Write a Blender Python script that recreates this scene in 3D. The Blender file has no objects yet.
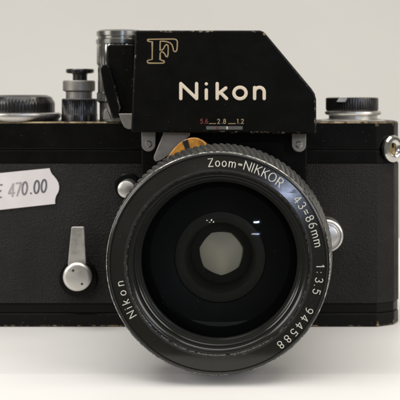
import bpy, bmesh, math, random
from mathutils import Vector, Matrix
random.seed(7)
MM = 0.001
R = math.radians
C = bpy.context.scene.collection
sc = bpy.context.scene

# ------------------------------------------------------------------ camera
CX, CD, CZ, FP = 14.98, 400.0, 83.5, 1111.0          # mm, mm, mm, focal length in 400-px picture pixels
VPX, VPY = 270.0, 95.0
cam_d = bpy.data.cameras.new('camera_view'); cam = bpy.data.objects.new('camera_view', cam_d); C.objects.link(cam)
cam.location = (CX*MM, -CD*MM, CZ*MM); cam.rotation_euler = (R(90), 0, 0)
cam_d.sensor_width = 36; cam_d.lens = 36*FP/400
cam_d.shift_x = (200-VPX)/400; cam_d.shift_y = -(200-VPY)/400
cam_d.clip_start = 0.01; cam_d.clip_end = 50
cam_d.dof.use_dof = True; cam_d.dof.focus_distance = 0.335; cam_d.dof.aperture_fstop = 42
sc.camera = cam

# ------------------------------------------------------------------ world, lamps, exposure
w = bpy.data.worlds.new("World"); sc.world = w; w.use_nodes = True
w.node_tree.nodes['Background'].inputs[0].default_value = (1.0, .97, .90, 1)
w.node_tree.nodes['Background'].inputs[1].default_value = 0.16
sc.view_settings.view_transform = 'Standard'; sc.view_settings.look = 'None'
sc.view_settings.exposure = 0; sc.view_settings.gamma = 1

def lamp(name, loc, target, sx, sy, power, col, shape='RECTANGLE'):
    d = bpy.data.lights.new(name, 'AREA'); d.shape = shape; d.size = sx; d.size_y = sy
    d.energy = power; d.color = col
    o = bpy.data.objects.new(name, d); C.objects.link(o); o.location = loc
    o.rotation_euler = (Vector(target)-Vector(loc)).to_track_quat('-Z', 'Y').to_euler()
    return o
lamp('ceiling_softbox', (-.10, -.42, 1.20), (0, -.03, 0), 1.5, .80, 12.0, (1, .97, .935))
lamp('wall_wash', (.60, -.12, .95), (.30, .5, .22), .35, .30, 2.2, (1, .94, .78))
lamp('wall_wash', (-.55, -.12, .95), (-.20, .5, .22), .35, .30, 1.7, (1, .985, .94))
lamp('front_fill', (-1.15, -.75, .58), (0, -.04, .03), .75, .75, 9.0, (1, .975, .94))
lamp('front_fill', (1.08, -.75, .62), (0, -.04, .03), .75, .75, 8.0, (1, .975, .93))
LP = Vector((0, -.075, .042))
def far_lamp(name, d, dist, sx, sy, power, col, shape='RECTANGLE'): lamp(name, LP+Vector(d).normalized()*dist, LP, sx, sy, power, col, shape)
far_lamp('window', (.329, -.915, .235), 2.5, .14, .035, 4.5, (.62, .72, 1))
far_lamp('window', (.340, -.933, .119), 2.5, .10, .018, .8, (.62, .72, 1))
far_lamp('bulb', (-.120, -.956, .263), 2.0, .020, .020, .22, (1, .94, .85), 'DISK')
far_lamp('bulb', (-.165, -.952, .258), 2.0, .016, .016, .12, (1, .94, .85), 'DISK')

# ------------------------------------------------------------------ helpers
def at(px, py, y):                                   # point at real depth y (mm) behind the body front
    s = (CD+y)/FP
    return (CX+(px-VPX)*s, CZ-(py-VPY)*s)

def sharpen(me, deg=32):
    bm = bmesh.new(); bm.from_mesh(me)
    bmesh.ops.remove_doubles(bm, verts=bm.verts, dist=1e-7)
    bmesh.ops.recalc_face_normals(bm, faces=bm.faces)
    for f in bm.faces: f.smooth = True
    for e in bm.edges:
        if len(e.link_faces) == 2:
            e.smooth = e.calc_face_angle(0) < R(deg)
        else: e.smooth = False
    bm.to_mesh(me); bm.free()

def obj(name, bm, mats, parent=None, bevel=0, segs=3, deg=32, keep=False):
    """bm is in millimetres, in the camera's own axes"""
    bmesh.ops.scale(bm, vec=(MM, MM, MM), verts=bm.verts)
    me = bpy.data.meshes.new(name); bm.to_mesh(me); bm.free()
    if not keep: sharpen(me, deg)
    if not isinstance(mats, (list, tuple)): mats = [mats]
    for m in mats: me.materials.append(m)
    o = bpy.data.objects.new(name, me); C.objects.link(o)
    if parent: o.parent = parent
    if bevel:
        b = o.modifiers.new('bevel', 'BEVEL'); b.width = bevel*MM; b.segments = segs
        b.limit_method = 'ANGLE'; b.angle_limit = R(28); b.harden_normals = True
        if len(mats) > 1: b.material = 1
    return o

def prism_y(bm, pts, y0, y1, mat=0):                 # outline in (x,z), from y0 (front) to y1
    f_ = [bm.verts.new((x, y0, z)) for x, z in pts]; b_ = [bm.verts.new((x, y1, z)) for x, z in pts]
    n = len(pts); fs = [bm.faces.new(f_), bm.faces.new(b_[::-1])]
    for i in range(n): fs.append(bm.faces.new((f_[i], b_[i], b_[(i+1) % n], f_[(i+1) % n])))
    for f in fs: f.material_index = mat
def prism_z(bm, pts, z0, z1, mat=0):
    f_ = [bm.verts.new((x, y, z0)) for x, y in pts]; b_ = [bm.verts.new((x, y, z1)) for x, y in pts]
    n = len(pts); fs = [bm.faces.new(f_), bm.faces.new(b_[::-1])]
    for i in range(n): fs.append(bm.faces.new((f_[i], b_[i], b_[(i+1) % n], f_[(i+1) % n])))
    for f in fs: f.material_index = mat
def box(bm, x0, x1, y0, y1, z0, z1, mat=0): prism_z(bm, [(x0, y0), (x1, y0), (x1, y1), (x0, y1)], z0, z1, mat)

def lathe(bm, prof, c, axis='Y', n=128, mats=None, knurl=None, twist=0):
    """prof: list of (r, t[, knurled]) along the axis; c: centre (two other coords); mats: material index per span"""
    rings = []
    for p in prof:
        r, t = p[0], p[1]; k = len(p) > 2 and p[2]
        if r < 1e-6:
            v = (c[0], t, c[1]) if axis == 'Y' else (c[0], c[1], t)
            rings.append([bm.verts.new(v)]); continue
        ring = []
        for i in range(n):
            a = 2*math.pi*i/n; rr = r
            if k and knurl:
                ph = (i*knurl[0]/n+twist*t) % 1
                rr = r-knurl[1]*(1 if ph > .55 else 0)
            x, y = rr*math.sin(a), rr*math.cos(a)
            ring.append(bm.verts.new((c[0]+x, t, c[1]+y) if axis == 'Y' else (c[0]+x, c[1]+y, t)))
        rings.append(ring)
    for j in range(len(rings)-1):
        a, b = rings[j], rings[j+1]; m = mats[j] if mats else 0
        if len(a) == 1 and len(b) == 1: continue
        for i in range(n):
            i2 = (i+1) % n
            if len(a) == 1: f = bm.faces.new((a[0], b[i], b[i2]))
            elif len(b) == 1: f = bm.faces.new((a[i], b[0], a[i2]))
            else: f = bm.faces.new((a[i], b[i], b[i2], a[i2]))
            f.material_index = m

def stroke(bm, pts, rad, y, flat=.45, closed=False, mat=0):
    """engraved, paint-filled line: polyline in (x,z) lying on the plane y (or y per point), squashed round section"""
    P = [Vector((p[0], p[1])) for p in pts]
    Y = [y(p) if callable(y) else y for p in P]
    n = len(P); rows = []; K = 8
    def row(c, yy, d, sc_):
        nx = Vector((-d.y, d.x)); out = []
        for k in range(K):
            a = 2*math.pi*k/K; o = nx*math.cos(a)*rad*sc_
            out.append(bm.verts.new((c.x+o.x, yy-math.sin(a)*rad*flat*sc_, c.y+o.y)))
        return out
    for i in range(n):
        if closed: d = (P[(i+1) % n]-P[i-1])
        else: d = P[min(i+1, n-1)]-P[max(i-1, 0)]
        if d.length < 1e-9: d = Vector((1, 0))
        d.normalize()
        miter = 1
        if closed or 0 < i < n-1:
            e = (P[(i+1) % n]-P[i])
            if e.length > 1e-9:
                miter = min(1.5, 1/max(.3, abs(e.normalized().dot(d))))
        if not closed and i == 0:
            for t, s_ in ((1, .05), (.86, .5), (.5, .86)): rows.append(row(P[0]-d*rad*t, Y[0], d, s_))
        rows.append(row(P[i], Y[i], d, miter))
        if not closed and i == n-1:
            for t, s_ in ((.5, .86), (.86, .5), (1, .05)): rows.append(row(P[-1]+d*rad*t, Y[-1], d, s_))
    m = len(rows)
    for j in range(m if closed else m-1):
        a, b = rows[j], rows[(j+1) % m]
        for k in range(K):
            f = bm.faces.new((a[k], a[(k+1) % K], b[(k+1) % K], b[k])); f.material_index = mat

def arc(cx, cy, rx, ry, a0, a1, n=14):
    return [(cx+rx*math.cos(R(a0+(a1-a0)*i/n)), cy+ry*math.sin(R(a0+(a1-a0)*i/n))) for i in range(n+1)]
DOT = lambda x, y: [(x-.008, y), (x+.008, y)]
G = {  # glyph: (advance width, strokes) with cap height 1
 'N': (.72, [[(0, 0), (0, 1)], [(0, 1), (.72, 0)], [(.72, 0), (.72, 1)]]),
 'I': (.0, [[(0, 0), (0, 1)]]),
 'K': (.6, [[(0, 0), (0, 1)], [(.58, 1), (0, .40)], [(.18, .58), (.62, 0)]]),
 'O': (.84, [arc(.42, .5, .42, .5, 0, 360, 28)]),
 'R': (.6, [[(0, 0), (0, 1), (.3, 1)]+arc(.3, .74, .27, .26, 90, -90)+[(0, .48)], [(.28, .48), (.6, 0)]]),
 'Z': (.62, [[(.02, 1), (.62, 1)], [(.62, 1), (0, 0)], [(0, 0), (.64, 0)]]),
 'o': (.56, [arc(.28, .33, .28, .34, 0, 360, 24)]),
 'm': (.86, [[(0, 0), (0, .68)], [(0, .42)]+arc(.22, .45, .21, .22, 180, 0)+[(.43, 0)], [(.43, .42)]+arc(.645, .45, .215, .22, 180, 0)+[(.86, 0)]]),
 'n': (.5, [[(0, 0), (0, .68)], [(0, .38)]+arc(.25, .42, .25, .26, 180, 0)+[(.5, 0)]]),
 'i': (.0, [[(0, 0), (0, .66)], DOT(0, .95)]),
 'k': (.46, [[(0, 0), (0, 1)], [(.42, .66), (0, .26)], [(.15, .40), (.46, 0)]]),
 '~': (.5, [[(0, .30), (.12, .38), (.25, .33), (.38, .27), (.5, .35)], [(0, .60), (.12, .68), (.25, .63), (.38, .57), (.5, .65)]]),
 '-': (.42, [[(0, .40), (.42, .40)], [(0, .54), (.42, .54)]]),
 '1': (.16, [[(0, .84), (.16, 1)], [(.16, 1), (.16, 0)]]),
 ':': (.0, [DOT(0, .12), DOT(0, .62)]),
 '.': (.0, [DOT(0, .02)]),
 '4': (.6, [[(.45, 0), (.45, 1)], [(.45, 1), (0, .27)], [(0, .27), (.62, .27)]]),
 '3': (.54, [arc(.26, .75, .23, .25, 150, -90)+arc(.26, .26, .28, .26, 90, -150)]),
 '8': (.54, [arc(.27, .76, .22, .24, 0, 360, 20), arc(.27, .27, .27, .27, 0, 360, 20)]),
 '6': (.54, [arc(.27, .29, .27, .29, 0, 360, 20), [(.015, .38), (.10, .72), (.25, .93), (.42, 1)]]),
 '9': (.54, [arc(.27, .71, .27, .29, 0, 360, 20), [(.525, .62), (.44, .28), (.29, .07), (.12, 0)]]),
 '5': (.54, [[(.48, 1), (.09, 1), (.05, .56)]+arc(.25, .33, .29, .32, 125, -150)]),
 '2': (.54, [arc(.27, .73, .25, .27, 165, -35)+[(.02, 0)], [(.02, 0), (.54, 0)]]),
 '0': (.54, [arc(.27, .5, .27, .5, 0, 360, 26)]),
 '7': (.54, [[(0, 1), (.54, 1)], [(.54, 1), (.18, 0)]]),
 'E': (.5, [[(.5, 1), (0, 1), (0, 0), (.5, 0)], [(0, .52), (.42, .52)]]),
}
def dens(s, k=4):                                    # more points so strokes bend with the ring
    out = []
    for a, b in zip(s, s[1:]):
        m = k if len(s) < 6 else 1
        out += [(a[0]+(b[0]-a[0])*i/m, a[1]+(b[1]-a[1])*i/m) for i in range(m)]
    return out+[s[-1]]
def ring_text(bm, text, phis, r0, h, c, y, rad, width=1.0):
    """each glyph centred on its clock angle phi (degrees clockwise from the top)"""
    for ch, phi in zip(text, phis):
        wd, ss = G[ch]
        for s in ss:
            pts = []
            for u, v in dens(s):
                r = r0+v*h; a = R(phi)+((u-wd/2)*h*width)/(r0+h/2)
                pts.append((c[0]+r*math.sin(a), c[1]+r*math.cos(a)))
            cl = len(pts) > 18 and (Vector(pts[0])-Vector(pts[-1])).length < 1e-4
            stroke(bm, pts[:-1] if cl else pts, rad, y, flat=.14, closed=cl)
def flat_text(bm, text, xs, base, h, rad, y, width=1.0, slope=0, mats=None, flat=.45):
    for i, (ch, x) in enumerate(zip(text, xs)):
        wd, ss = G[ch]
        for s in ss:
            pts = [(x+(u-wd/2)*h*width-v*h*slope*-1*0, base[i]+v*h+(u-wd/2)*h*width*slope) for u, v in s]
            cl = len(pts) > 18 and (Vector(pts[0])-Vector(pts[-1])).length < 1e-4
            stroke(bm, pts[:-1] if cl else pts, rad, y, closed=cl, mat=mats[i] if mats else 0, flat=flat)

# ------------------------------------------------------------------ materials
def srgb(r, g, b):
    f = lambda c: (c/255/12.92) if c/255 <= .04045 else ((c/255+.055)/1.055)**2.4
    return (f(r), f(g), f(b), 1)
def base_mat(name, col, rough, metal=0, spec=.5, coat=0):
    m = bpy.data.materials.new(name); m.use_nodes = True; nt = m.node_tree; b = nt.nodes['Principled BSDF']
    b.inputs['Base Color'].default_value = col; b.inputs['Roughness'].default_value = rough
    b.inputs['Metallic'].default_value = metal; b.inputs['Specular IOR Level'].default_value = spec
    b.inputs['Coat Weight'].default_value = coat
    return m, nt, b
def noise(nt, scale, detail=4, rough=.55, kind='ShaderNodeTexNoise', vec=None):
    tc = nt.nodes.new('ShaderNodeTexCoord'); n = nt.nodes.new(kind)
    n.inputs['Scale'].default_value = scale
    if 'Detail' in n.inputs: n.inputs['Detail'].default_value = detail
    if 'Roughness' in n.inputs: n.inputs['Roughness'].default_value = rough
    if vec:
        mp = nt.nodes.new('ShaderNodeMapping'); mp.inputs['Scale'].default_value = vec
        nt.links.new(tc.outputs['Object'], mp.inputs[0]); nt.links.new(mp.outputs[0], n.inputs['Vector'])
    else: nt.links.new(tc.outputs['Object'], n.inputs['Vector'])
    return n
def ramp(nt, src, stops):
    r = nt.nodes.new('ShaderNodeValToRGB'); nt.links.new(src, r.inputs[0])
    e = r.color_ramp.elements
    while len(e) < len(stops): e.new(.5)
    for el, (p, c) in zip(e, stops):
        el.position = p; el.color = c if isinstance(c, tuple) else (c, c, c, 1)
    return r
def bump(nt, b, src, strength, dist):
    n = nt.nodes.new('ShaderNodeBump'); n.inputs['Strength'].default_value = strength; n.inputs['Distance'].default_value = dist
    nt.links.new(src, n.inputs['Height']); nt.links.new(n.outputs[0], b.inputs['Normal']); return n
def black_paint(name, wear=None, rough=(.28, .45), col=(.0022, .0021, .0015), speck=True, spec=.15, zone=None, ns=420):
    """semi-gloss black enamel; wear = (low, high, metal colour): where the noise passes, bare metal shows"""
    m, nt, b = base_mat(name, col+(1,), .35, 0, spec)
    n = noise(nt, 130, 6, .6); rr = ramp(nt, n.outputs[0], [(.3, rough[0]), (.7, rough[1])]); nt.links.new(rr.outputs[0], b.inputs['Roughness'])
    fine = noise(nt, 2600, 3, .6); bump(nt, b, fine.outputs[0], .10, .00005)
    cur = None
    hz = noise(nt, 1, 3, .5, vec=(60, 60, 2600)); hx = noise(nt, 170, 2, .5)          # faint hairline scuffs
    hm = nt.nodes.new('ShaderNodeMath'); hm.operation = 'MULTIPLY'; nt.links.new(hz.outputs[0], hm.inputs[0]); nt.links.new(hx.outputs[0], hm.inputs[1])
    hr = ramp(nt, hm.outputs[0], [(.37, 0), (.43, .10)])
    radd = nt.nodes.new('ShaderNodeMath'); radd.operation = 'ADD'; nt.links.new(rr.outputs[0], radd.inputs[0]); nt.links.new(hr.outputs[0], radd.inputs[1]); nt.links.new(radd.outputs[0], b.inputs['Roughness'])
    if speck:
        s = noise(nt, 1500, 2, .5); sr = ramp(nt, s.outputs[0], [(.72, 0), (.76, .55)])
        mx = nt.nodes.new('ShaderNodeMix'); mx.data_type = 'RGBA'; nt.links.new(sr.outputs[0], mx.inputs['Factor'])
        mx.inputs['A'].default_value = col+(1,); mx.inputs['B'].default_value = (.10, .095, .08, 1); cur = mx.outputs['Result']
    if wear:
        n1 = noise(nt, ns, 8, .72); n2 = noise(nt, 60, 3, .5)
        ad = nt.nodes.new('ShaderNodeMath'); ad.operation = 'MULTIPLY_ADD'; ad.inputs[1].default_value = .6
        nt.links.new(n2.outputs[0], ad.inputs[0]); nt.links.new(n1.outputs[0], ad.inputs[2])
        wr = ramp(nt, ad.outputs[0], [(wear[0], 0), (wear[1], 1)])
        wo = wr.outputs[0]
        if zone:                                     # wear keeps to one part of the casting: (axis, low, high) in metres
            tc = nt.nodes.new('ShaderNodeTexCoord'); sx = nt.nodes.new('ShaderNodeSeparateXYZ'); nt.links.new(tc.outputs['Object'], sx.inputs[0])
            mr = nt.nodes.new('ShaderNodeMapRange'); nt.links.new(sx.outputs[zone[0]], mr.inputs[0])
            mr.inputs[1].default_value = zone[1]; mr.inputs[2].default_value = zone[2]
            mu = nt.nodes.new('ShaderNodeMath'); mu.operation = 'MULTIPLY'; nt.links.new(wo, mu.inputs[0]); nt.links.new(mr.outputs[0], mu.inputs[1]); wo = mu.outputs[0]
        mx = nt.nodes.new('ShaderNodeMix'); mx.data_type = 'RGBA'; nt.links.new(wo, mx.inputs['Factor'])
        if cur: nt.links.new(cur, mx.inputs['A'])
        else: mx.inputs['A'].default_value = col+(1,)
        mx.inputs['B'].default_value = wear[2]; cur = mx.outputs['Result']
        nt.links.new(wo, b.inputs['Metallic'])
    if cur: nt.links.new(cur, b.inputs['Base Color'])
    return m
BRASS = (.33, .25, .14, 1); SILVER = (.55, .54, .50, 1)
m_enamel = black_paint('black_enamel')
m_enamel_worn = black_paint('black_enamel_brassed_top', wear=(.64, .86, (.30, .235, .14, 1)), zone=('Z', .072, .0735))
m_base_worn = black_paint('black_enamel_brassed_base', wear=(.80, .92, BRASS), zone=('Z', .0022, .0012))
m_enamel_worn2 = black_paint('black_enamel_worn_edge', wear=(.86, .99, (.42, .36, .27, 1)))
m_lens = black_paint('lens_black', rough=(.13, .24), col=(.012, .0118, .0095), spec=.5)
m_lens_worn = black_paint('lens_black_worn_edge', wear=(.76, .87, SILVER), rough=(.18, .30), col=(.012, .012, .010), spec=.6, ns=900)
m_lens_line, nt_, b_ = base_mat('bare_bevel', (.16, .155, .14, 1), .34, .75, .5)
n_ = noise(nt_, 700, 8, .7); r_ = ramp(nt_, n_.outputs[0], [(.35, (.06, .059, .055, 1)), (.62, (.085, .083, .076, 1)), (.72, (.35, .34, .31, 1))]); nt_.links.new(r_.outputs[0], b_.inputs['Base Color'])
m_grip = black_paint('grip_grey_black', rough=(.26, .38), col=(.040, .040, .037), spec=1.0, speck=False)
m_matte = black_paint('matte_black_inside', rough=(.5, .7), col=(.011, .0118, .010), speck=False, spec=.25)
m_knob = black_paint('knob_black', rough=(.16, .3), col=(.010, .0095, .0085), spec=.6)

def metal(name, col, rough, brushed=True):
    m, nt, b = base_mat(name, col, rough, 1)
    n = noise(nt, 300, 5, .6); rr = ramp(nt, n.outputs[0], [(.3, rough*.8), (.7, min(1, rough*1.35))]); nt.links.new(rr.outputs[0], b.inputs['Roughness'])
    n2 = noise(nt, 70, 5, .65); cr = ramp(nt, n2.outputs[0], [(.3, tuple(c*.8 for c in col[:3])+(1,)), (.7, col)]); nt.links.new(cr.outputs[0], b.inputs['Base Color'])
    n3 = noise(nt, 3000, 2, .5); bump(nt, b, n3.outputs[0], .08, .00004)
    return m
m_chrome = metal('chrome', (.72, .71, .67, 1), .16)
m_dial = metal('dial_chrome', (.36, .36, .335, 1), .20)
m_satin = metal('satin_chrome', (.72, .70, .66, 1), .38)
m_dull = metal('dull_grey_metal', (.36, .34, .31, 1), .5)
m_brass = metal('worn_brass', (.42, .33, .17, 1), .4)

# leatherette
m_leather, nt, b = base_mat('black_leatherette', (.020, .0185, .0155, 1), .55, 0, .34)
v = noise(nt, 1150, kind='ShaderNodeTexVoronoi'); v.feature = 'DISTANCE_TO_EDGE'; v.inputs['Randomness'].default_value = 1
vr = ramp(nt, v.outputs[0], [(0, 0), (.25, 1)])
n = noise(nt, 900, 5, .6)
ad = nt.nodes.new('ShaderNodeMath'); ad.operation = 'MULTIPLY_ADD'; ad.inputs[1].default_value = .8
nt.links.new(n.outputs[0], ad.inputs[0]); nt.links.new(vr.outputs[0], ad.inputs[2])
bump(nt, b, ad.outputs[0], 1.0, .0006)
n3 = noise(nt, 38, 5, .65); r3 = ramp(nt, n3.outputs[0], [(.35, .36), (.65, .66)]); nt.links.new(r3.outputs[0], b.inputs['Roughness'])
n2 = noise(nt, 55, 5, .6); cr = ramp(nt, n2.outputs[0], [(.3, (.0038, .0035, .0025, 1)), (.7, (.0100, .0092, .0072, 1))]); nt.links.new(cr.outputs[0], b.inputs['Base Color'])

# prints and inks
def paint(name, col, rough=.5, wear=True):
    m, nt, b = base_mat(name, col, rough, 0, .4)
    if wear:
        n = noise(nt, 900, 4, .6); cr = ramp(nt, n.outputs[0], [(.25, tuple(c*.62 for c in col[:3])+(1,)), (.5, col)]); nt.links.new(cr.outputs[0], b.inputs['Base Color'])
    return m
m_white = paint('white_lettering', (.62, .60, .52, 1))
m_cream = paint('cream_logo', (.78, .67, .52, 1), wear=False)
m_gold = paint('gold_outline', (.37, .28, .15, 1), .4)
m_red = paint('red_paint', (.17, .032, .026, 1)); m_ink = paint('stamp_ink', (.13, .13, .145, 1), .7)
m_fade = paint('faded_stamp_ink', (.40, .38, .385, 1), .8); m_grey = paint('grey_scale', (.10, .10, .095, 1))
m_ink2 = paint('half_faded_ink', (.22, .21, .22, 1), .8)
m_orange, nt, b = base_mat('worn_orange_enamel', (.5, .2, .03, 1), .22, 0, .8)
n = noise(nt, 330, 5, .65); cr = ramp(nt, n.outputs[0], [(.34, (.14, .06, .015, 1)), (.50, (.40, .17, .025, 1)), (.70, (.56, .28, .04, 1))]); nt.links.new(cr.outputs[0], b.inputs['Base Color'])
m_sticker, nt, b = base_mat('sticker_paper', (.80, .75, .74, 1), .55, 0, .3)
n = noise(nt, 120, 6, .6); cr = ramp(nt, n.outputs[0], [(.3, (.70, .655, .645, 1)), (.7, (.77, .725, .715, 1))]); nt.links.new(cr.outputs[0], b.inputs['Base Color'])
n = noise(nt, 700, 4, .5); bump(nt, b, n.outputs[0], .15, .0001)

# surroundings
m_table, nt, b = base_mat('white_laminate', (.80, .785, .765, 1), .42, 0, .35)
n = noise(nt, 12, 5, .6); cr = ramp(nt, n.outputs[0], [(.3, (.77, .752, .73, 1)), (.7, (.82, .805, .785, 1))]); nt.links.new(cr.outputs[0], b.inputs['Base Color'])
n = noise(nt, 900, 4, .6); bump(nt, b, n.outputs[0], .06, .0001)
m_wall, nt, b = base_mat('wall_paint', (.52, .505, .485, 1), .8, 0, .2)
n = noise(nt, 6, 5, .6); cr = ramp(nt, n.outputs[0], [(.3, (.478, .465, .442, 1)), (.7, (.502, .488, .464, 1))]); nt.links.new(cr.outputs[0], b.inputs['Base Color'])
n = noise(nt, 350, 4, .6); bump(nt, b, n.outputs[0], .1, .0003)

# glass: coated surface, clear with a mirror-like sheen
def glass_mat(name, tint, refl):
    m = bpy.data.materials.new(name); m.use_nodes = True; nt = m.node_tree; nt.nodes.clear()
    o = nt.nodes.new('ShaderNodeOutputMaterial'); mix = nt.nodes.new('ShaderNodeMixShader')
    t = nt.nodes.new('ShaderNodeBsdfTransparent'); t.inputs[0].default_value = tint
    g = nt.nodes.new('ShaderNodeBsdfGlossy'); g.inputs['Roughness'].default_value = .035; g.inputs['Color'].default_value = refl
    f = nt.nodes.new('ShaderNodeFresnel'); f.inputs[0].default_value = 1.5
    tc = nt.nodes.new('ShaderNodeTexCoord'); nn = nt.nodes.new('ShaderNodeTexNoise'); nn.inputs['Scale'].default_value = 260; nn.inputs['Detail'].default_value = 6
    rr = nt.nodes.new('ShaderNodeValToRGB'); rr.color_ramp.elements[0].position = .4; rr.color_ramp.elements[0].color = (.03, .03, .03, 1); rr.color_ramp.elements[1].position = .9; rr.color_ramp.elements[1].color = (.06, .06, .06, 1)
    nt.links.new(tc.outputs['Object'], nn.inputs['Vector']); nt.links.new(nn.outputs[0], rr.inputs[0]); nt.links.new(rr.outputs[0], g.inputs['Roughness'])
    nt.links.new(f.outputs[0], mix.inputs[0]); nt.links.new(t.outputs[0], mix.inputs[1]); nt.links.new(g.outputs[0], mix.inputs[2]); nt.links.new(mix.outputs[0], o.inputs[0])
    return m
m_glass = glass_mat('coated_glass', (.98, .985, .955, 1), (.22, .235, .25, 1))
m_glass2 = glass_mat('inner_coated_glass', (.98, .985, .955, 1), (.30, .28, .24, 1))

# ------------------------------------------------------------------ the setting
bm = bmesh.new()                                    # white plinth: flat top, rounded into a sloping front
rr_ = 9.0; yc = -67.0
prof = [(-420, -362)]+[(yc-rr_*math.sin(R(a)), -rr_+rr_*math.cos(R(a))) for a in range(5, -1, -1)]+[(900, 0), (900, -420), (-93, -420)]
prof[0] = (prof[1][0]-25, prof[1][1]-25*math.tan(R(5)))
va = [bm.verts.new((-900, y, z)) for y, z in prof]; vb = [bm.verts.new((900, y, z)) for y, z in prof]
bm.faces.new(va); bm.faces.new(vb[::-1])
for i in range(len(prof)): j = (i+1) % len(prof); bm.faces.new((va[i], vb[i], vb[j], va[j]))
o = obj('tabletop', bm, m_table); o['kind'] = 'structure'
bm = bmesh.new(); rc = 250.0                        # wall behind, coved down to the table
prof = [(250, .6)]+[(270+rc*math.sin(R(a)), .6+rc-rc*math.cos(R(a))) for a in range(0, 91, 5)]+[(520, 1500), (540, 1500), (540, .3), (250, .3)]
va = [bm.verts.new((-1500, y, z)) for y, z in prof]; vb = [bm.verts.new((1500, y, z)) for y, z in prof]
bm.faces.new(va); bm.faces.new(vb[::-1])
for i in range(len(prof)): j = (i+1) % len(prof); bm.faces.new((va[i], vb[i], vb[j], va[j]))
o = obj('wall', bm, m_wall); o['kind'] = 'structure'

# ------------------------------------------------------------------ the camera
root = bpy.data.objects.new('film_camera', None); C.objects.link(root); root.empty_display_size = .02
root['label'] = 'worn black film camera with large zoom lens, standing on the white table'
root['category'] = 'camera'

def outline(e):                                      # body seen from above, grown by e
    return [(-84-e*.3, -e), (53.5+e*.3, -e), (59.8+e*.7, 3.8-e*.7), (61.8+e, 8), (62.1+e, 20), (59.5+e, 30), (55, 34+e), (-84, 34+e), (-90-e, 28), (-91-e, 10), (-89-e*.8, 4-e*.5)]
zb = lambda py: at(0, py, 0)[1]
bm = bmesh.new(); prism_z(bm, outline(-.5), 1, 73)
body = obj('body', bm, m_enamel, root)
bm = bmesh.new(); prism_z(bm, outline(.25), .15, zb(313)-.12)
obj('base_plate', bm, [m_enamel, m_base_worn], root, .55)['label'] = 'black base plate with brassed lower edge'
bm = bmesh.new(); prism_z(bm, outline(0), zb(313)+.12, zb(303.5)); obj('lower_rim', bm, [m_enamel, m_enamel], root, .35)
bm = bmesh.new(); prism_z(bm, outline(.35), zb(303.5)+.05, zb(163.5)-.05); obj('leatherette', bm, m_leather, root, .25)
bm = bmesh.new(); prism_z(bm, outline(0), zb(163.5), zb(150)-.1); obj('upper_rim', bm, [m_enamel, m_enamel], root, .3)
bm = bmesh.new(); prism_z(bm, outline(.2), zb(150)+.1, zb(121.5)); obj('top_plate', bm, [m_enamel, m_enamel_worn], root, .7)
# front apron behind the lens
bm = bmesh.new()
ap = [at(141, 128, -6), at(307.5, 128, -6), at(307.5, 290, -6), at(290, 312, -6), at(160, 312, -6), at(141, 290, -6)]
prism_y(bm, ap, -6, 0); obj('front_apron', bm, [m_enamel, m_enamel], root, .8)
bm = bmesh.new()
LC = (0.0, 34.8)
lathe(bm, [(24, -6), (27.5, -6), (27.5, -8.5), (24, -8.5), (24, -6)], LC, n=96); obj('lens_mount', bm, m_satin, root)

# ---- viewfinder housing
YF = -22
P = lambda x, y: at(x, y, YF)
bm = bmesh.new()
o_ = [P(135, 30.3), P(260, 30.3), P(263.5, 31.6), P(266.3, 34.4), P(311.5, 88.5), P(314.8, 93.5), P(316.3, 99.5), P(316.5, 134.3), P(131, 132.2), P(131, 128)]
prism_y(bm, o_, YF, 30)
hd = obj('viewfinder_housing', bm, [m_enamel, m_enamel_worn2], root, .75)
bm = bmesh.new()                                    # logo in round-ended strokes
def pxs(bm, pts, rad, y=YF-.02, closed=False, mat=0, flat=.3): stroke(bm, [at(a, b, y) for a, b in pts], rad, y, closed=closed, mat=mat, flat=flat*.3)
rw = 1.62*.34
for s in ([(180.8, 83.6), (180.8, 98.6)], [(180.8, 83.6), (196.6, 98.6)], [(196.6, 98.6), (196.6, 83.6)],
          [(206.3, 90), (206.3, 98.6)], [(206.3, 83.9), (206.35, 83.9)],
          [(217.2, 83.6), (217.2, 98.6)], [(225.8, 88), (217.4, 94.6)], [(220.4, 92.4), (226.6, 98.6)],
          [(254.6, 87.6), (254.6, 98.6)],
          [(254.8, 92)]+[(259.4-4.8*math.cos(R(a)), 92-4.6*math.sin(R(a))) for a in range(10, 180, 12)]+[(264.2, 92), (264.2, 98.6)]):
    pxs(bm, s, rw)
pxs(bm, [(240+6.1*math.cos(R(a)), 93+5.7*math.sin(R(a))) for a in range(0, 360, 12)], rw, closed=True)
obj('logo', bm, m_cream, hd)['label'] = 'cream letters reading Nikon'
bm = bmesh.new()
F = [(62, 70), (180, 68), (305, 67), (326, 73), (336, 88), (336, 130), (333, 168), (325, 184), (310, 187), (299, 177), (296, 155), (287, 125), (268, 104), (240, 93), (205, 88), (174, 87),
     (172, 130), (173, 176), (192, 172), (207, 156), (219, 130), (234, 119), (247, 127), (250, 160), (248, 215), (240, 237), (228, 233), (218, 212), (203, 193), (188, 188), (173, 200), (172, 262), (190, 270), (208, 276), (213, 288), (203, 296), (130, 297), (62, 296), (50, 286), (52, 273), (70, 266), (97, 262), (98, 180), (97, 92), (72, 92), (54, 84), (52, 74)]
pxs(bm, [(142+a/9.52, 32+b/9.52) for a, b in F], .20, closed=True)
obj('emblem', bm, m_gold, hd)['label'] = 'gold outlined serif letter F'
bm = bmesh.new()                                    # aperture window under the logo
y0 = YF-.02
def small(text, xs, mat):
    for ch, x in zip(text, xs):
        wd, ss = G[ch]
        for s in ss: stroke(bm, [at(x+(u-wd/2)*4.6*.9, 123.6-v*4.4, y0) for u, v in s], .115, y0, mat=mat, flat=.3)
small('5.6', (201.6, 204.2, 206.6), 1); small('2.8', (218.6, 222.0, 224.6), 0); small('1.2', (237.6, 239.8, 242.4), 0)
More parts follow.
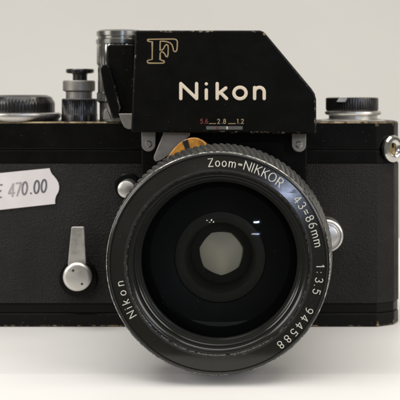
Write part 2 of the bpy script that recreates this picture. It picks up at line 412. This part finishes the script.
pxs(bm, [(209.2, 123.6), (215.8, 123.6)], .11); pxs(bm, [(228.4, 123.6), (235.6, 123.6)], .11)
obj('aperture_numbers', bm, [m_gold, m_red], hd)
bm = bmesh.new()
def rect(bm, x0, x1, ya, yb, y, mat, d=.12):
    a = at(x0, ya, y); b = at(x1, yb, y); box(bm, a[0], b[0], y, y+d, b[1], a[1], mat)
rect(bm, 206.2, 242.6, 126.2, 129.6, YF-.10, 0, .2)
sw = obj('meter_window', bm, m_grey, hd)
bm = bmesh.new(); rect(bm, 216.3, 218.3, 126.5, 129.4, YF-.16, 0); rect(bm, 226.3, 227.9, 126.5, 129.4, YF-.16, 1)
obj('meter_mark', bm, [m_red, m_white], hd)
# worn bright spots at the corners: screw heads/plate pips
for (x, y) in ((264.2, 34.4),):
    bm = bmesh.new(); c = at(x, y, -21); lathe(bm, [(0, -22.15), (.45, -22.1), (.6, -21.8), (.6, -21)], c, n=20); obj('screw', bm, m_brass, hd)

# clip ears with a screw
for cx, cy, top in ((148.5, 144.5, 131), (299, 145, 133)):
    y = -14; c = at(cx, cy, y); r = 7.0*.347
    bm = bmesh.new(); a = at(cx-7.3, top-6, y); b = at(cx+7.3, top-6, y)
    pts = [a, b, (c[0]+r, c[1])]+[(c[0]+r*math.cos(R(t)), c[1]-r*math.sin(R(t))) for t in range(12, 180, 12)]+[(c[0]-r, c[1])]
    prism_y(bm, pts, y, y+1.2); ear = obj('clip_ear', bm, m_dull, root, .25)
    bm = bmesh.new(); lathe(bm, [(0, y-.55), (.9, y-.5), (1.2, y-.2), (1.25, y)], (c[0], c[1]+.1), n=24)
    obj('screw', bm, m_chrome, ear)
# coupling lever and orange index piece seen over the lens
bm = bmesh.new(); y = -17
prism_y(bm, [at(*p, y) for p in ((163, 128), (163, 134), (153.8, 156), (153.6, 159.5), (156.2, 161.8), (160, 161), (170, 155), (190, 136), (190, 128))], y, y+1.5)
obj('coupling_lever', bm, m_dull, root, .4)['label'] = 'grey metal meter coupling lever'
bm = bmesh.new(); y = -24
pts = [(164, 162), (169.5, 154), (174.5, 147.5), (180, 142.5), (186, 139.2), (190, 138), (194, 137.6), (198, 138.2), (202.5, 140.2), (206, 143), (208.5, 146.5), (211, 153), (205, 160)]
prism_y(bm, [at(a, b, y) for a, b in pts], y, y+3)
oi = obj('scale_segment', bm, m_orange, root, .5); oi['label'] = 'orange segment with a black mark above the lens'
bm = bmesh.new(); prism_y(bm, [at(a, b, y-.2) for a, b in ((182.5, 141.5), (187.5, 139.2), (190, 148), (185.5, 150))], y-.2, y+.5); obj('black_mark', bm, m_matte, oi)

# ---- shutter-speed dial drum and black cover at the left of the finder
cx = at(120, 80, 6)[0]; T = lambda py: at(0, py, 6)[1]
bm = bmesh.new()
lathe(bm, [(0, T(30.5)), (7.6, T(30.5)), (8.5, T(32)), (8.5, T(36)), (8.0, T(37)), (8.0, T(39)), (8.7, T(40)), (8.7, T(44)), (8.2, T(45)), (8.4, T(47), 1), (8.4, T(64), 1), (8.0, T(66)), (8.0, T(92)), (8.4, T(93)), (8.4, T(101), 1), (7.4, T(103)), (7.4, T(121)), (0, T(121))], (cx, 6), 'Z', 160, knurl=(40, .4))
sp = obj('shutter_speed_dial', bm, m_dial, root); sp['label'] = 'chrome knurled shutter speed drum'
bm = bmesh.new(); y = -5
prism_y(bm, [at(a, b, y) for a, b in ((107, 47), (109, 44.5), (134, 44.5), (134, 118), (112, 118), (107, 100))], y, y+9)
dc = obj('dial_cover', bm, [m_enamel, m_enamel], root, .5)
bm = bmesh.new(); y = -8                             # slanted black paddle lever
prism_y(bm, [at(a, b, y) for a, b in ((100, 69), (102, 65), (106, 64), (110, 67), (114, 80), (121, 108), (119, 117), (112, 117), (104, 92))], y, y+2)
obj('coupling_arm', bm, [m_enamel, m_enamel_worn2], root, .6)
bm = bmesh.new(); y = -9
prism_y(bm, [at(a, b, y) for a, b in ((118.5, 113.5), (133, 113.5), (133, 129), (128, 129.2), (124, 127), (121, 121))], y, y+1.4)
obj('dial_tab', bm, m_dull, root, .3)['label'] = 'pale worn metal tab beside the viewfinder'
bm = bmesh.new(); y = -6
prism_y(bm, [at(a, b, y) for a, b in ((103, 119.5), (104, 110), (107, 108.5), (111.5, 119.5))], y, y+1.2)
obj('dial_bracket', bm, m_dull, root, .3)

# ---- shutter release, frame counter dial, rewind knob
def zl(name, prof, px, ydepth, mats, midx=None, knurl=None, n=128, bev=0, parent=root):
    c = (at(px, 0, ydepth)[0], ydepth); bm = bmesh.new()
    s = (CD+ydepth)/FP
    pr = [((p[0]*s), at(0, p[1], ydepth-p[0]*s*0)[1])+tuple(p[2:]) for p in prof]
    lathe(bm, pr, c, 'Z', n, midx, knurl); return obj(name, bm, mats, parent)
sr = zl('shutter_release_collar', [(0, 98.5), (16.5, 98.5), (17.5, 99.5, 1), (17.5, 113, 1), (18, 115), (18, 123)], 79.5, 12, m_knob, knurl=(48, .25), n=192)
zl('collar_ring', [(7, 80.5), (15, 80.5), (16, 81.5), (16, 90.5), (14, 91.5), (13, 92), (13, 99)], 79, 12, m_dull, parent=sr)
zl('release_button', [(0, 68.8), (13.2, 69), (14, 70), (14, 72), (13, 73.3), (8, 73.8), (7.2, 75), (7.2, 81)], 80, 12, m_knob, parent=sr)
ad_ = zl('advance_dial', [(0, 94.8), (26, 95), (30.5, 97), (33.5, 102, 0), (33.8, 104, 1), (33.8, 115, 1), (33, 116)], 20.5, 14, m_knob, knurl=(60, .18), n=240)
zl('skirt', [(33, 112.3), (37.5, 112.5), (39.3, 113.4), (39.6, 115), (39, 117), (36, 120.8), (33, 122)], 21, 13, m_satin, parent=ad_)
rk = zl('rewind_knob', [(0, 97.3), (24, 97.3), (26, 98, 0), (26.3, 99, 1), (26.3, 109.5, 1), (25, 111.2), (20, 112)], 352, 14, m_knob, knurl=(60, .15), n=240)
zl('collar', [(20, 110.6), (26.5, 110.8), (28, 111.6), (28.2, 113.2), (27.2, 114.4), (25, 115), (24.2, 115.8), (24.2, 118.6), (27.5, 118.9), (30.5, 119.4), (34, 121.5)], 353, 14, m_satin, parent=rk)
bm = bmesh.new(); y = 14-26.3*.3726-.5               # folded crank tip in the knob's rim
prism_y(bm, [at(a, b, y) for a, b in ((336.5, 102), (340, 96.8), (348, 96.6), (345.5, 102))], y, y+9)
obj('crank_tip', bm, m_satin, rk, .25)

# ---- strap lug on the rounded end
bm = bmesh.new(); N = 64
prof = [(4.9, 0), (4.9, -1.1), (4.3, -1.7), (3.2, -1.8), (2.7, -1.3), (2.2, -1.0), (2.0, -.4), (2.0, 1.2)]
lathe(bm, prof, (0, 0), n=N)
bmesh.ops.rotate(bm, verts=bm.verts, matrix=Matrix.Rotation(R(42), 3, 'Z'))
lx, lz = at(391, 148.5, 4); bmesh.ops.translate(bm, verts=bm.verts, vec=(lx, 3.3, lz))
lg = obj('strap_lug', bm, m_chrome, root); lg['label'] = 'round chrome strap eyelet'
bm = bmesh.new(); lathe(bm, [(0, -.2), (1.95, -.2), (1.95, 1)], (0, 0), n=32)
bmesh.ops.rotate(bm, verts=bm.verts, matrix=Matrix.Rotation(R(42), 3, 'Z')); bmesh.ops.translate(bm, verts=bm.verts, vec=(lx, 3.3, lz))
obj('eyelet_core', bm, m_brass, lg)

# ---- self timer lever
y = -6.5; c = at(77.5, 278, y)
bm = bmesh.new(); c2 = at(78.5, 278.5, -2); lathe(bm, [(0, -2.8), (6.4, -2.8), (6.8, -2.4), (6.8, 0)], c2, n=64)
st = obj('self_timer', bm, m_enamel, root)
bm = bmesh.new(); ly = -5.2
prism_y(bm, [at(a, b, ly) for a, b in ((72.2, 226.8), (83.4, 226.8), (84.2, 228), (86, 262), (86, 280), (68, 280), (68, 262), (71.2, 228))], ly, ly+1.5)
obj('lever', bm, m_satin, st, .4)
bm = bmesh.new(); lathe(bm, [(0, -8.1), (3.8, -8.05), (4.5, -7.85), (5.0, -7.3), (5.1, -6.6), (5.1, -5.5)], at(77.2, 276.8, -7), n=72)
obj('lever_cap', bm, m_satin, st)
bm = bmesh.new()
for a, b in ((73, 270.5), (82, 284)): lathe(bm, [(0, -8.25), (.38, -8.22), (.42, -7.8)], at(a, b, -8), n=16)
obj('pin_hole', bm, m_matte, st)
# ---- lens release button and mirror lock knob either side of the lens
bm = bmesh.new(); c = at(127, 187, -2); lathe(bm, [(0, -3.2), (4.3, -3.2), (4.7, -2.8), (4.7, 0)], at(127.5, 186.5, -3), n=48)
lr = obj('lens_release', bm, [m_enamel], root)
bm = bmesh.new(); c = at(126.3, 189.3, -9); lathe(bm, [(0, -9.6), (2.2, -9.5), (2.95, -9.1), (3.25, -8.3), (3.25, -3)], c, n=48); obj('release_pin', bm, m_satin, lr)
bm = bmesh.new(); c = at(326.7, 235.8, -7.5); lathe(bm, [(0, -9.6), (3.4, -9.55), (3.9, -9.3), (4.2, -8.8), (4.25, -8.0), (4.6, -7.9), (5.2, -8.1), (5.7, -7.8), (6.0, -7.1), (6.0, 0)], c, n=80)
obj('preview_button', bm, m_satin, root)['label'] = 'round chrome button right of the lens'

# ---- price sticker
y = -.62
bm = bmesh.new()
sp_ = [(-5, 173.6), (49.5, 168.2), (50.4, 171), (51.7, 173.8), (54, 176.3), (56.6, 179.6), (58.4, 183), (59.1, 186.6), (58.9, 190), (57.8, 193), (56.2, 195.6), (55.3, 198.6), (55.0, 201), (55.2, 203.8), (-5, 210.4)]
prism_y(bm, [at(a, b, y) for a, b in sp_], y, y+.18)
stk = obj('price_sticker', bm, m_sticker, root, keep=True); stk['label'] = 'white price sticker stamped 470.00'
bm = bmesh.new()
def stamp(ch, x, yc, mat, h=12.4, wd_=.78, rad=.36):
    wd, ss = G[ch]
    for s in ss:
        pts = []
        for u, v_ in s:
            a = (u-wd/2)*h*wd_*.92; b = (v_-.5)*h
            pts.append(at(x+a+b*.06, yc-b-a*.10, y-.01))
        stroke(bm, pts, rad, y-.01, mat=mat, flat=.12)
for ch, x, yc, mt in (('E', -.8, 191.3, 2), ('4', 11.6, 190.2, 1), ('7', 18.4, 189.3, 1), ('0', 24.8, 188.3, 2), ('0', 36.7, 187.0, 0), ('0', 43.9, 186.0, 0)):
    stamp(ch, x, yc, mt)
stamp('.', 31.3, 187.4, 0, rad=.36)
obj('stamped_price', bm, [m_ink, m_fade, m_ink2], stk)

# ---- lens
YL = -80
bm = bmesh.new()
lathe(bm, [(26, -8.5), (30, -8.5), (30, -14), (28.5, -14.2), (28.5, -24), (30.5, -25), (30.5, -60), (31.8, -62), (31.8, -68), (30, -68)], LC, n=128)
lens = obj('lens', bm, m_lens, root); lens['label'] = 'black zoom lens with worn front rim'
bm = bmesh.new()                                    # slanted knurling, widest at the back
def kn(t): return 32.3+1.3*(t+75.6)/7.6 if t < -68 else 33.6+.4*(t+68)/7
ks = [-75.6+k*.8 for k in range(19)]
lathe(bm, [(31, -60), (33, -59.8), (33.6, -60.3)]+[(kn(t), t, 1) for t in ks[::-1]]+[(31.4, -75.8)], LC, n=1050, knurl=(105, .62), twist=.11)
obj('grip_ring', bm, m_grip, lens, deg=25)
bm = bmesh.new()                                    # engraved front ring
lathe(bm, [(30.8, -75.0), (32.0, -75.6), (32.5, -76.1), (32.5, -78.3), (32.2, -78.75), (31.75, -78.95), (31.62, -79.0), (31.42, -78.95), (31.3, -78.6), (31.1, -78.65), (27.2, -79.55), (26.95, -79.6), (26.55, -79.5), (26.3, -78.9), (26.2, -77.4), (25.3, -77.1), (25.1, -76.8)],
      LC, n=256, mats=[0, 1, 0, 1, 0, 2, 2, 0, 0, 0, 2, 2, 1, 0, 0, 0])
fr = obj('front_ring', bm, [m_lens, m_lens_worn, m_lens_line], lens, deg=50)
bm = bmesh.new()                                    # stepped retaining ring and cone down to the glass
lathe(bm, [(25.5, -76.9), (24.7, -76.8), (24.5, -75.4), (24.2, -75.2), (24.1, -73.8), (23.7, -73.6), (23.6, -72.4), (23.2, -72.3), (22.9, -71.2), (21, -69.5), (16, -67.4), (13.8, -66.6), (13.6, -66)], LC, n=192,
      mats=[0, 1, 1, 0, 1, 0, 1, 0, 0, 0, 0, 0])
obj('retaining_ring', bm, [m_matte, m_lens], lens, deg=20)
m_iring = paint('inner_ring_grey', (.040, .041, .036, 1), .6)
bm = bmesh.new(); lathe(bm, [(13.6, -66), (13.2, -66.3), (10.8, -66.0), (10.4, -65)], LC, n=128); obj('element_rim', bm, m_iring, lens, deg=60)
bm = bmesh.new(); lathe(bm, [(10.4, -65), (9.6, -60), (9.2, -57.5)], LC, n=96); obj('inner_tube', bm, m_matte, lens, deg=60)
bm = bmesh.new()                                    # diaphragm: plate with a seven-sided opening
def hept(r): return [(r*math.sin(R(k*360/7+25.7))*(1), r*math.cos(R(k*360/7+25.7))) for k in range(7)]
hp = hept(7.1); dense = []
for k in range(7):
    a, b = Vector(hp[k]), Vector(hp[(k+1) % 7])
    for t in range(8):
        p = a.lerp(b, t/8); m_ = p.length; dense.append(p*(1+.5*(6.75/m_-1)))
out = [Vector((9.3*math.sin(math.atan2(p.x, p.y)), 9.3*math.cos(math.atan2(p.x, p.y)))) for p in dense]
vi = [bm.verts.new((LC[0]+p.x, -57.6, LC[1]+p.y)) for p in dense]; vo = [bm.verts.new((LC[0]+p.x, -57.6, LC[1]+p.y)) for p in out]
vi2 = [bm.verts.new((LC[0]+p.x, -57.2, LC[1]+p.y)) for p in dense]
for k in range(56):
    j = (k+1) % 56; bm.faces.new((vi[k], vi[j], vo[j], vo[k])); bm.faces.new((vi[k], vi2[k], vi2[j], vi[j]))
obj('diaphragm', bm, m_matte, lens)
m_pupil, nt, b = base_mat('pupil_light_paint', (.75, .71, .60, 1), .45, 0, .4)  # pale colour stands in for light coming through the lens
n = noise(nt, 120, 3, .5); cr = ramp(nt, n.outputs[0], [(.3, (.92, .82, .64, 1)), (.7, (.95, .89, .76, 1))]); nt.links.new(cr.outputs[0], b.inputs['Base Color'])
bm = bmesh.new(); lathe(bm, [(0, -57.0), (3, -56.9), (6, -56.6), (9, -56.0)], LC, n=64); obj('pupil_disc', bm, m_pupil, lens)  # added matte disc that makes the opening look lit from behind
def dome(name, r, ye, sag, mat):
    bm = bmesh.new(); Rc = (r*r+sag*sag)/(2*sag); pr = []
    for k in range(0, 25):
        rr = r*k/24; pr.append((rr, ye-sag+(Rc-math.sqrt(Rc*Rc-rr*rr))))
    lathe(bm, pr, LC, n=128); return obj(name, bm, mat, lens, deg=60)
dome('front_glass', 22.9, -71.6, 4.2, m_glass)
dome('inner_glass', 13.4, -66.4, 1.6, m_glass2)
# dust specks on the front glass
bm = bmesh.new(); Rc = (22.9**2+4.2**2)/8.4
for k in range(26):
    a = random.uniform(0, 6.28); rr = 21*math.sqrt(random.random()); s = random.uniform(.03, .075)
    yy = -75.8+(Rc-math.sqrt(Rc*Rc-rr*rr))-.03
    lathe(bm, [(0, yy-s*.4), (s, yy)], (LC[0]+rr*math.sin(a), LC[1]+rr*math.cos(a)), n=6)
obj('dust', bm, paint('dust', (.16, .15, .13, 1), .9), lens)['kind'] = 'stuff'
# engraving
slope = (79.55-78.65)/(31.1-27.2)
ysurf = lambda p: -79.55+(math.hypot(p.x-LC[0], p.y-LC[1])-27.2)*slope-.02
S = .288
bm = bmesh.new()
def rt(t, ph, rm, hh, wd=1.0): ring_text(bm, t, ph, rm*S-hh/2, hh, LC, ysurf, .15, wd)
rt('Zoom', (-4.3, -.3, 3.5, 8.1), 101.5, 2.2, .95)
rt('-', (12.6,), 101.9, 2.3)
rt('NIKKOR', (16.8, 20.0, 23.2, 27.6, 32.2, 37.2), 102.2, 2.45)
rt('43~86', (51.0, 55.4, 59.6, 63.8, 68.0), 102.4, 2.3)
rt('mm', (73.0, 78.4), 102.4, 2.2)
rt('1:3.5', (91.4, 95.0, 99.4, 102.6, 106.0), 102.6, 2.2)
rt('944588', (117.4, 122.2, 127.2, 132.2, 137.3, 142.4), 102.8, 2.25)
obj('engraved_specification', bm, m_white, lens)['label'] = 'white engraved focal length, aperture and serial number'
bm = bmesh.new(); rt('Nikon', (239.6, 243.6, 247.4, 252.8, 258.4), 100.6, 2.25)
obj('engraved_name', bm, m_white, lens)['label'] = 'white engraved name on the lower left of the ring'
